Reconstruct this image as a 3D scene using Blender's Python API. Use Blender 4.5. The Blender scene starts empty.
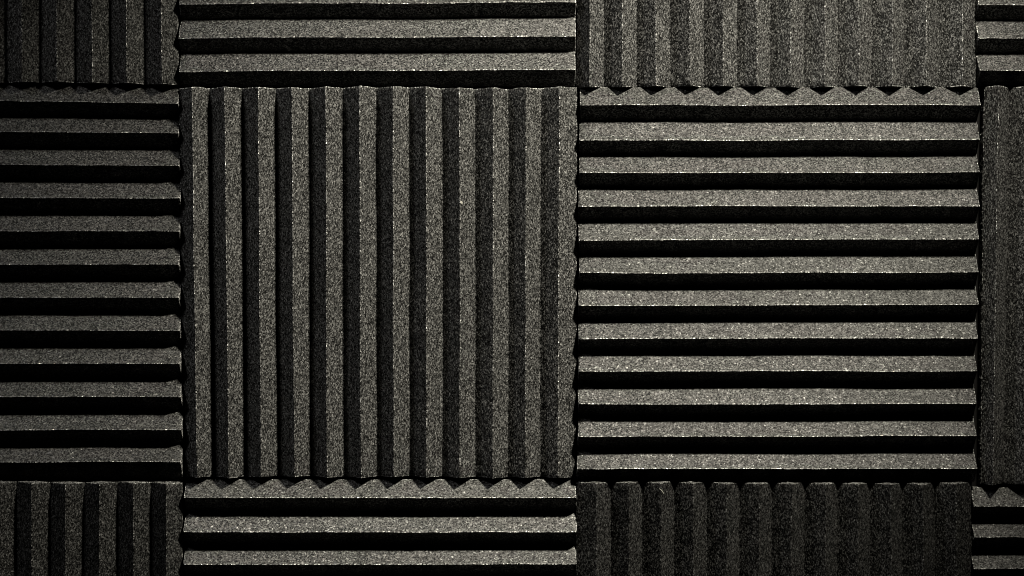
# Wall of charcoal wedge-foam acoustic panels, lit by one lamp from above right and an added fill.
import bpy, math
import numpy as np

sc = bpy.context.scene
S = 0.305 / 395.0            # metres per pixel on the plane of the ridge crests
DPT = 21.0                   # ridge height (px)
BACK = 20.0                  # foam backing behind the valleys (px)
DIST = 3000.0                # camera distance from the crest plane (px)
ZC = 1.40                    # height of the picture centre above the floor (m)

def wp(px, py):              # picture position on the crest plane -> world x, z
    return (px - 512.0) * S, ZC - (py - 288.0) * S

# ---------------------------------------------------------------- camera
cam = bpy.data.objects.new('camera', bpy.data.cameras.new('camera'))
sc.collection.objects.link(cam)
cam.location = (0.0, -(DIST + DPT) * S, ZC)
cam.rotation_euler = (math.pi / 2, 0, 0)
cam.data.sensor_width = 36.0
cam.data.lens = 36.0 * DIST / 1024.0
cam.data.clip_start = 0.05
cam.data.clip_end = 50.0
sc.camera = cam

# ---------------------------------------------------------------- world and lamp
w = bpy.data.worlds.new('World'); sc.world = w; w.use_nodes = True
bg = w.node_tree.nodes['Background']
bg.inputs['Color'].default_value = (0.55, 0.62, 0.8, 1)
bg.inputs['Strength'].default_value = 0.0003

def look_at(o, tgt):
    from mathutils import Vector
    o.rotation_euler = (Vector(tgt) - o.location).to_track_quat('-Z', 'Y').to_euler()

LX, LY, LZ = 1045.0, -715.0, 920.0     # lamp: px position and px in front of the wall
ld = bpy.data.lights.new('lamp', 'SPOT')
ld.energy = 2850.0
ld.color = (1.0, 0.94, 0.775)
ld.shadow_soft_size = 0.05
ld.spot_size = math.radians(50)
ld.spot_blend = 1.0
lo = bpy.data.objects.new('lamp', ld); sc.collection.objects.link(lo)
x, z = wp(LX, LY); lo.location = (x, -LZ * S, z)
x, z = wp(610, 135); look_at(lo, (x, 0, z))

# weak added fill, high on the left, to lift the shaded faces
fd = bpy.data.lights.new('added_fill', 'SPOT'); fd.energy = 290.0; fd.color = (1.0, 0.98, 0.93)
fd.shadow_soft_size = 0.12; fd.spot_size = math.radians(80); fd.spot_blend = 1.0
fo = bpy.data.objects.new('added_fill', fd); sc.collection.objects.link(fo)
x, z = wp(-600, -850); fo.location = (x, -900 * S, z)
x, z = wp(160, 330); look_at(fo, (x, 0, z))

sc.cycles.filter_width = 1.0
sc.view_settings.view_transform = 'Standard'
sc.view_settings.look = 'None'
sc.view_settings.exposure = 0.0
sc.view_settings.gamma = 1.0
sc.view_settings.use_curve_mapping = False

# ---------------------------------------------------------------- materials
GLOSS = 0.011           # open-cell foam swallows nearly all light
DULL = 0.0011

def foam_material(name, dull):
    m = bpy.data.materials.new(name); m.use_nodes = True
    nt = m.node_tree; N = nt.nodes; L = nt.links
    N.remove(N['Principled BSDF'])
    dif = N.new('ShaderNodeBsdfDiffuse'); glo = N.new('ShaderNodeBsdfGlossy'); add = N.new('ShaderNodeAddShader')
    L.new(dif.outputs[0], add.inputs[0]); L.new(glo.outputs[0], add.inputs[1])
    L.new(add.outputs[0], N['Material Output'].inputs['Surface'])
    geo = N.new('ShaderNodeNewGeometry')
    # every foam cell is a tiny facet with its own tilt
    vor = N.new('ShaderNodeTexVoronoi'); vor.inputs['Scale'].default_value = 1.0 / 0.00094
    L.new(geo.outputs['Position'], vor.inputs['Vector'])
    vor2 = N.new('ShaderNodeTexVoronoi'); vor2.inputs['Scale'].default_value = 1.0 / 0.0024
    L.new(geo.outputs['Position'], vor2.inputs['Vector'])
    def vm(op, a, b=None, scale=None):
        n = N.new('ShaderNodeVectorMath'); n.operation = op
        if isinstance(a, tuple): n.inputs[0].default_value = a
        else: L.new(a, n.inputs[0])
        if b is not None:
            if isinstance(b, tuple): n.inputs[1].default_value = b
            else: L.new(b, n.inputs[1])
        if scale is not None: n.inputs['Scale'].default_value = scale
        return n.outputs['Vector']
    r1 = vm('SCALE', vm('SUBTRACT', vor.outputs['Color'], (0.5, 0.5, 0.5)), scale=0.58)
    r2 = vm('SCALE', vm('SUBTRACT', vor2.outputs['Color'], (0.5, 0.5, 0.5)), scale=0.12)
    nrm = vm('NORMALIZE', vm('ADD', geo.outputs['Normal'], vm('ADD', r1, r2)))
    L.new(nrm, dif.inputs['Normal']); L.new(nrm, glo.inputs['Normal'])
    # open cells: a few thin walls send light back, the pores between them swallow it
    sep = N.new('ShaderNodeSeparateColor'); L.new(vor.outputs['Color'], sep.inputs[0])
    info = N.new('ShaderNodeObjectInfo')                  # each panel's tone: uneven lighting put into the foam colour
    def walls(chan, power, gain):
        p = N.new('ShaderNodeMath'); p.operation = 'POWER'; L.new(sep.outputs[chan], p.inputs[0]); p.inputs[1].default_value = power
        c = N.new('ShaderNodeVectorMath'); c.operation = 'SCALE'; L.new(info.outputs['Color'], c.inputs[0])
        g = N.new('ShaderNodeMath'); g.operation = 'MULTIPLY_ADD'; L.new(p.outputs[0], g.inputs[0])
        g.inputs[1].default_value = gain * (power + 1) * 0.9; g.inputs[2].default_value = gain * 0.1
        L.new(g.outputs[0], c.inputs['Scale'])
        return c.outputs['Vector']
    L.new(vm('MULTIPLY', walls(2, 5.0, dull), (1.0, 1.0, 1.0)), dif.inputs['Color'])
    L.new(walls(1, 2.8, GLOSS), glo.inputs['Color'])
    # most cell walls are matt, a few are smooth skins that glint
    mr = N.new('ShaderNodeMapRange'); mr.inputs['From Min'].default_value = 0.80; mr.inputs['From Max'].default_value = 0.95
    mr.inputs['To Min'].default_value = 0.47; mr.inputs['To Max'].default_value = 0.44
    L.new(sep.outputs[0], mr.inputs['Value']); L.new(mr.outputs[0], glo.inputs['Roughness'])
    return m

def wall_material():
    m = bpy.data.materials.new('gap_shade_wall'); m.use_nodes = True
    nt = m.node_tree; b = nt.nodes['Principled BSDF']
    nz = nt.nodes.new('ShaderNodeTexNoise'); nz.inputs['Scale'].default_value = 40
    cr = nt.nodes.new('ShaderNodeValToRGB')
    cr.color_ramp.elements[0].color = (0.0003, 0.0003, 0.0003, 1); cr.color_ramp.elements[1].color = (0.0006, 0.0006, 0.0006, 1)  # near-black: shade of the gaps between panels put into the wall colour
    nt.links.new(nz.outputs[0], cr.inputs[0]); nt.links.new(cr.outputs[0], b.inputs['Base Color'])
    b.inputs['Roughness'].default_value = 0.9
    b.inputs['Specular IOR Level'].default_value = 0.0
    return m

FOAM = foam_material('charcoal_foam', DULL)
CUT = foam_material('charcoal_foam_cut_face_lit', DULL * 8)      # end faces: paler diffuse colour paints in their bright lit edges
WALL = wall_material()

# ---------------------------------------------------------------- wall
def box_object(name, x0, x1, y0, y1, z0, z1, mat):
    c = np.array([(x0 + x1) / 2, (y0 + y1) / 2, (z0 + z1) / 2])
    v = np.array([(x, y, z) for x in (x0, x1) for y in (y0, y1) for z in (z0, z1)]) - c
    f = [(0, 1, 3, 2), (4, 6, 7, 5), (0, 4, 5, 1), (2, 3, 7, 6), (0, 2, 6, 4), (1, 5, 7, 3)]
    me = bpy.data.meshes.new(name); me.from_pydata(v.tolist(), [], f); me.materials.append(mat)
    o = bpy.data.objects.new(name, me); o.location = c; sc.collection.objects.link(o)
    return o
wall = box_object('wall', -1.0, 1.0, BACK * S, BACK * S + 0.12, ZC - 0.8, ZC + 0.8, WALL)
wall['kind'] = 'structure'

# ---------------------------------------------------------------- foam panels
def smooth_noise(rng, ua, ub, cells_n, cells_m):
    """value noise sampled at ua x ub (each 0..1), about -1..1"""
    g = rng.uniform(-1, 1, (cells_n + 2, cells_m + 2))
    a = np.clip(ua, 0, 1) * cells_n; b = np.clip(ub, 0, 1) * cells_m
    i = a.astype(int); j = b.astype(int)
    fa = (a - i)[:, None]; fb = (b - j)[None, :]
    fa = fa * fa * (3 - 2 * fa); fb = fb * fb * (3 - 2 * fb)
    g00 = g[np.ix_(i, j)]; g10 = g[np.ix_(i + 1, j)]; g01 = g[np.ix_(i, j + 1)]; g11 = g[np.ix_(i + 1, j + 1)]
    return (g00 * (1 - fa) + g10 * fa) * (1 - fb) + (g01 * (1 - fa) + g11 * fa) * fb

def foam_panel(label, group, vertical, edges0, peaks0, edges1, peaks1, ends_lo, ends_hi, seed, lift=0.0, tilt=(0, 0), tone=1.0, round_=0.012, frac=0.46, extra=7.0):
    """One moulded sheet. 'a' runs across the ridges, 'b' along them (all px).
    edges0/peaks0: panel edges and crest positions at the b=0 end, edges1/peaks1 at the b=1 end;
    ends_lo: where the b=0 end lies at a=0 and a=1; ends_hi: the same for the b=1 end."""
    rng = np.random.default_rng(seed)
    NP = len(peaks0)
    K = 18                                        # samples per slope
    ctr = 512.0 if vertical else 288.0
    par = 1.0 + DPT / DIST
    def knots(edges, peaks):
        p = np.asarray(peaks, float)
        k = [ctr + (edges[0] - ctr) * par]
        for q in range(NP):
            k.append(p[q])
            k.append(p[q] + (p[q + 1] - p[q]) * frac if q < NP - 1 else ctr + (edges[1] - ctr) * par)
        return np.array(k)
    k0, k1 = knots(edges0, peaks0), knots(edges1, peaks1)
    nk = len(k0)
    step = (1 - np.cos(np.linspace(0, math.pi, K + 1)[:-1])) / 2     # finer at crests and valleys
    pos = np.append((np.arange(nk - 1)[:, None] + step[None, :]).ravel(), nk - 1.0)
    a0 = np.interp(pos, np.arange(nk), k0); a1 = np.interp(pos, np.arange(nk), k1)
    tri = 1 - np.abs((pos % 2) - 1)                       # 0 valley, 1 crest
    if vertical:                                          # cut a little above the bottom of the valley
        endp = (pos < 1) | (pos > nk - 2); tri = np.where(endp, 0.12 + 0.88 * tri, tri)
    r = round_
    h = (DPT + (extra if vertical else 0.0)) * (tri - r * np.exp(-(1 - tri) / r))
    na = len(pos)
    nb = 300
    b = np.linspace(0, 1, nb - 4); b = np.sort(np.append(b, [b[1] * 0.3, b[1] * 0.65, 1 - b[1] * 0.3, 1 - b[1] * 0.65]))[None, :]
    A = a0[:, None] * (1 - b) + a1[:, None] * b
    un = (a0 - a0[0]) / (a0[-1] - a0[0]); u = un[:, None]; ub = b[0]
    lo_ = ends_lo[0] * (1 - u) + ends_lo[1] * u
    hi_ = ends_hi[0] * (1 - u) + ends_hi[1] * u
    # hand-cut ends wander a little
    wl = smooth_noise(rng, un, np.zeros(1), 7, 1) * 0.8 + smooth_noise(rng, un, np.zeros(1), 90, 1) * 0.28
    wh = smooth_noise(rng, un, np.zeros(1), 7, 1) * 0.8 + smooth_noise(rng, un, np.zeros(1), 90, 1) * 0.28
    B = (lo_ + wl) * (1 - b) + (hi_ + wh) * b
    H = np.repeat(h[:, None], nb, 1)
    # soft foam: the ridges waver slightly along their length
    A = A + smooth_noise(rng, un, ub, 12, 5) * 0.55 + smooth_noise(rng, un, ub, 24, 30) * 0.22
    B = B + smooth_noise(rng, un, ub, 60, 60) * 0.2
    H = H + smooth_noise(rng, un, ub, 5, 5) * 0.5
    # cell structure
    H = H + smooth_noise(rng, un, ub, 280, 290) * 0.03 + smooth_noise(rng, un, ub, 130, 150) * 0.07
    A = A + smooth_noise(rng, un, ub, 280, 290) * 0.05
    # soft rounded cut at both ends
    L_ = abs(ends_hi[0] - ends_lo[0]); db = np.minimum(ub, 1 - ub)[None, :] * L_
    soft = (0.9 if vertical else 0.8) + 0.4 * smooth_noise(rng, un, ub, 20, 1)
    H = H - soft * np.exp(-db / 1.5)                      # the cut ends are rubbed round
    # slightly bowed / tilted sheet
    H = H + lift + tilt[0] * (u - 0.5) + tilt[1] * (b - 0.5)
    PX, PY = (A, B) if vertical else (B, A)
    X = (PX - 512.0) * S; Z = ZC - (PY - 288.0) * S; Y = -H * S
    top = np.stack([X, Y, Z], -1).reshape(-1, 3)
    # skirt down to the back of the sheet
    ring = np.concatenate([np.arange(0, na) * nb, (na - 1) * nb + np.arange(1, nb),
                           np.arange(na - 2, -1, -1) * nb + nb - 1, np.arange(nb - 2, 0, -1)])
    nr = len(ring)
    mid = top[ring].copy()
    steps = 6
    layers = []
    side_b = np.where(ring % nb == nb - 1, 1.0, np.where(ring % nb == 0, -1.0, 0.0))     # which cut end
    side_a = np.where(ring // nb == na - 1, 1.0, np.where(ring // nb == 0, -1.0, 0.0))   # which long edge
    kn = np.arange(0, nr + 40, 25)
    bev = np.clip(1.15 + 0.55 * np.interp(np.arange(nr), kn, rng.uniform(-1, 1, len(kn))), 0.4, 1.8)
    def out(q, amount):                                   # move the rim outwards (px)
        if vertical: q[:, 2] -= side_b * amount * S; q[:, 0] += side_a * amount * S * 0.3
        else: q[:, 0] += side_b * amount * S; q[:, 2] -= side_a * amount * S * 0.3
    for s in range(0, steps + 1):
        q = mid.copy()
        if s >= 1:                                        # softened arris (own vertices), then the cut face to the back
            f = max(s - 2, 0) / (steps - 2)
            q[:, 1] += bev * S * 0.3
            q[:, 1] = q[:, 1] * (1 - f) + (BACK - 0.4) * S * f
            out(q, bev * 0.45 + f * (1.6 if vertical else 0.8))
            if 2 < s < steps:
                q[:, [0, 2]] += rng.normal(0, 0.18 * S, (nr, 2))
        layers.append(q)
    V = np.concatenate([top] + layers)
    nt_ = len(top)
    idx = np.arange(na * nb).reshape(na, nb)
    f_top = np.stack([idx[:-1, :-1], idx[1:, :-1], idx[1:, 1:], idx[:-1, 1:]], -1).reshape(-1, 4)
    fs = [f_top]
    for s in range(steps):
        if s == 1: continue                               # layers 1 and 2 coincide: the crease stays crisp
        prev = nt_ + s * nr + np.arange(nr); cur = prev + nr
        fs.append(np.stack([np.roll(prev, -1), prev, cur, np.roll(cur, -1)], -1))
    prev = cur
    F = np.concatenate(fs)
    if vertical: F = F[:, ::-1]
    c = np.array([X.mean(), BACK * S, Z.mean()])
    V = V - c
    me = bpy.data.meshes.new('foam_panel')
    me.vertices.add(len(V)); me.vertices.foreach_set('co', V.astype(np.float32).ravel())
    back = prev                                           # closing n-gon at the back
    if vertical: back = back[::-1]
    nq = len(F)
    me.loops.add(nq * 4 + nr); me.loops.foreach_set('vertex_index', np.concatenate([F.ravel(), back[::-1]]).astype(np.int32))
    me.polygons.add(nq + 1)
    me.polygons.foreach_set('loop_start', np.append(np.arange(nq) * 4, nq * 4).astype(np.int32))
    me.update(calc_edges=True); me.validate()
    me.polygons.foreach_set('use_smooth', np.ones(len(me.polygons), bool))
    # the cut between two ridges is a sharp crease
    ev = np.empty(len(me.edges) * 2, np.int32); me.edges.foreach_get('vertices', ev); ev = ev.reshape(-1, 2)
    row = ev // nb; crease = np.append((tri < 1e-6) | ((tri > 1 - 1e-6) & (round_ < 0.02)), False); row = np.minimum(row, na)
    me.attributes.new('sharp_edge', 'BOOLEAN', 'EDGE').data.foreach_set('value', (row[:, 0] == row[:, 1]) & crease[row[:, 0]])
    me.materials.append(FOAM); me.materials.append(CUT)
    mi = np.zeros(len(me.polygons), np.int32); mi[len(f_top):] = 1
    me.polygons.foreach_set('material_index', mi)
    o = bpy.data.objects.new('foam_panel', me); o.location = c
    sc.collection.objects.link(o)
    o.color = (tone, tone, tone, 1)
    o['label'] = label; o['category'] = 'foam panel'; o['group'] = group
    return o

def lin(first, last, n=12):
    return np.linspace(first, last, n)
def back_from(known, pitch=33.1, n=12):       # crests running out of the frame before the known ones
    known = list(known)
    while len(known) < n: known.insert(0, known[0] - pitch)
    return known
def on_from(known, pitch=33.1, n=12):
    known = list(known)
    while len(known) < n: known.append(known[-1] + pitch)
    return known

GV = 'foam panels with upright ridges'
GH = 'foam panels with level ridges'
# top row
foam_panel('dark foam panel with upright ridges, cut off at the top left corner', GV, True,
           (-222, 178), back_from([23, 57.3, 91, 124.5, 158.5], 34), (-222, 178.5), back_from([23, 58, 92.8, 127, 162.5], 34.2),
           (-310, -310), (75.5, 84), 1, tone=0.66, lift=4, extra=2.0)
foam_panel('bright level-ridged foam panel at the top edge, directly above the whole upright-ridged panel', GH, False,
           (-312, 86.5), back_from([4, 38, 71.5], 33.2), (-314, 86), back_from([2.3, 36.3, 69.8], 33.2),
           (180, 179.5), (575, 575.5), 2, frac=0.40)
foam_panel('grey upright-ridged foam panel at the top edge, directly above the whole level-ridged panel', GV, True,
           (577, 977.5), [590, 622.5, 656, 690, 723, 757, 791, 825, 859, 892.5, 926.5, 963], (577, 977.5), [590, 622.5, 656, 690, 723, 757, 791, 825, 859, 892.5, 926.5, 963],
           (-310, -310), (85, 85), 3, lift=-4.5, tone=1.12, round_=0.016, extra=5.0)
foam_panel('level-ridged foam panel showing only a small piece in the top right corner', GH, False,
           (-312, 85), back_from([5, 38, 70.3], 33), (-312, 85), back_from([5, 38, 70.3], 33),
           (980.5, 980), (1374, 1374), 4, frac=0.42)
# middle row
foam_panel('dim level-ridged foam panel at the left edge, beside the whole upright-ridged panel', GH, False,
           (82, 479), [98, 130, 163.5, 197, 230, 263.5, 297, 330, 363, 396.5, 430, 462],
           (86.5, 480), [103.3, 133, 165.5, 198.5, 231.5, 264.8, 297.8, 330.8, 363.8, 397, 430, 462],
           (-216, -214), (178, 180), 5, tone=0.72)
foam_panel('whole charcoal foam panel with twelve upright ridges, left of the picture centre', GV, True,
           (180.5, 577), [193, 225.5, 258.7, 292.3, 326.3, 360, 393.3, 426.3, 460, 493.5, 526, 559.5],
           (183.5, 575.5), [197, 228.6, 261.2, 294.5, 327.3, 361, 394, 427, 460, 493, 525.2, 557.8],
           (88, 88), (477, 477), 6, lift=1, tilt=(0, -10), tone=1.12, round_=0.014, extra=4.5)
foam_panel('whole charcoal foam panel with twelve level ridges, right of the picture centre', GH, False,
           (87.5, 482), [105.2, 140.5, 173.2, 206.2, 240, 273, 305.6, 339, 371.6, 404.4, 436.8, 469.2],
           (87.5, 482), [104.8, 139.8, 172.4, 206, 239, 272.3, 305, 338, 371, 403.8, 435.8, 468.8],
           (581, 578.5), (980, 976), 7, frac=0.42, tone=0.8)
foam_panel('dim charcoal foam panel with upright ridges at the right edge, only a narrow strip showing', GV, True,
           (984, 1380), on_from([998, 1031], 33), (981, 1376), on_from([992.5, 1025], 33),
           (86.5, 86.5), (484, 485.5), 8, tone=1.05, lift=-2.5, round_=0.024)
# bottom row
foam_panel('dark foam panel with upright ridges, cut off at the bottom left corner', GV, True,
           (-216, 183), back_from([-1, 33, 66.3, 100.5, 134.5, 167.3], 33.4), (-216, 184), back_from([-1, 33, 66.3, 100.5, 134.5, 167.3], 33.4),
           (483.6, 483.6), (878, 878), 9, tone=0.54, lift=5, extra=2.0)
foam_panel('level-ridged foam panel at the bottom edge, directly below the whole upright-ridged panel', GH, False,
           (480.5, 876), on_from([498, 532, 564.7], 33), (479.5, 875), on_from([497.6, 532.2, 564.4], 33),
           (184, 184.5), (575.5, 576), 10)
foam_panel('very dark upright-ridged foam panel at the bottom edge, directly below the whole level-ridged panel', GV, True,
           (576.5, 970), [597, 629, 660.5, 692.5, 726, 758.5, 790.5, 824.5, 857, 890, 922, 955], (576.5, 970), [597, 629, 660.5, 692.5, 726, 758.5, 790.5, 824.5, 857, 890, 922, 955],
           (484, 484), (878, 878), 11, tone=0.45, lift=2.5)
foam_panel('level-ridged foam panel showing only a small piece in the bottom right corner', GH, False,
           (488.5, 884), on_from([506.6, 537.3, 569], 32.6), (485.5, 884), on_from([505.5, 537, 568.5], 32.6),
           (975.5, 972.5), (1368, 1368), 12, tone=0.85)

# ---------------------------------------------------------------- lint caught on the foam
def lint_material():
    m = bpy.data.materials.new('pale_lint'); m.use_nodes = True
    nt = m.node_tree; b = nt.nodes['Principled BSDF']
    nz = nt.nodes.new('ShaderNodeTexNoise'); nz.inputs['Scale'].default_value = 900
    cr = nt.nodes.new('ShaderNodeValToRGB')
    cr.color_ramp.elements[0].color = (0.009, 0.009, 0.008, 1); cr.color_ramp.elements[1].color = (0.014, 0.0135, 0.0125, 1)
    nt.links.new(nz.outputs[0], cr.inputs[0]); nt.links.new(cr.outputs[0], b.inputs['Base Color'])
    b.inputs['Roughness'].default_value = 0.8; b.inputs['Specular IOR Level'].default_value = 0.02
    return m
LINT = lint_material()

def lint_tube(name, pts, radii, label, sides=8):
    """a bent, tapering tuft; pts in (px, py, px in front of the valleys)"""
    P = np.array([[(x - 512) * S, -h * S, ZC - (y - 288) * S] for x, y, h in pts])
    c = P.mean(0); T = np.gradient(P, axis=0); T /= np.linalg.norm(T, axis=1)[:, None]
    V, F = [], []
    for i, (p, t) in enumerate(zip(P, T)):
        e1 = np.cross(t, (0.3, 1, 0.1)); e1 /= np.linalg.norm(e1); e2 = np.cross(t, e1)
        for k in range(sides):
            an = 2 * math.pi * k / sides
            V.append(p - c + (e1 * math.cos(an) + e2 * math.sin(an)) * radii[i] * S * (1 + 0.2 * math.sin(3 * an + i)))
    for i in range(len(pts) - 1):
        for k in range(sides):
            F.append((i * sides + k, i * sides + (k + 1) % sides, (i + 1) * sides + (k + 1) % sides, (i + 1) * sides + k))
    F.append(tuple(range(sides))[::-1]); F.append(tuple(range((len(pts) - 1) * sides, len(pts) * sides)))
    me = bpy.data.meshes.new(name); me.from_pydata([tuple(v) for v in V], [], F); me.materials.append(LINT)
    me.polygons.foreach_set('use_smooth', np.ones(len(F), bool))
    o = bpy.data.objects.new(name, me); o.location = c; sc.collection.objects.link(o)
    o['label'] = label; o['category'] = 'lint'
    return o
lint_tube('lint_speck', [(459.8, 201.2, 26), (460.6, 202, 26.8), (461.3, 203, 27.6), (461.8, 204, 27.2), (462, 204.6, 26)],
          [0.5, 1.0, 1.5, 1.2, 0.5], 'tiny pale speck of lint on a crest of the whole upright-ridged panel')
lint_tube('lint_fibre', [(658.8, 488, 30.2), (660.4, 489.2, 30.4), (661.8, 490.7, 30.2), (662.8, 492.4, 29.6), (663.6, 494.4, 28.2)],
          [0.25, 0.4, 0.42, 0.5, 0.6], 'short curved pale lint fibre near the top of the very dark upright-ridged panel')
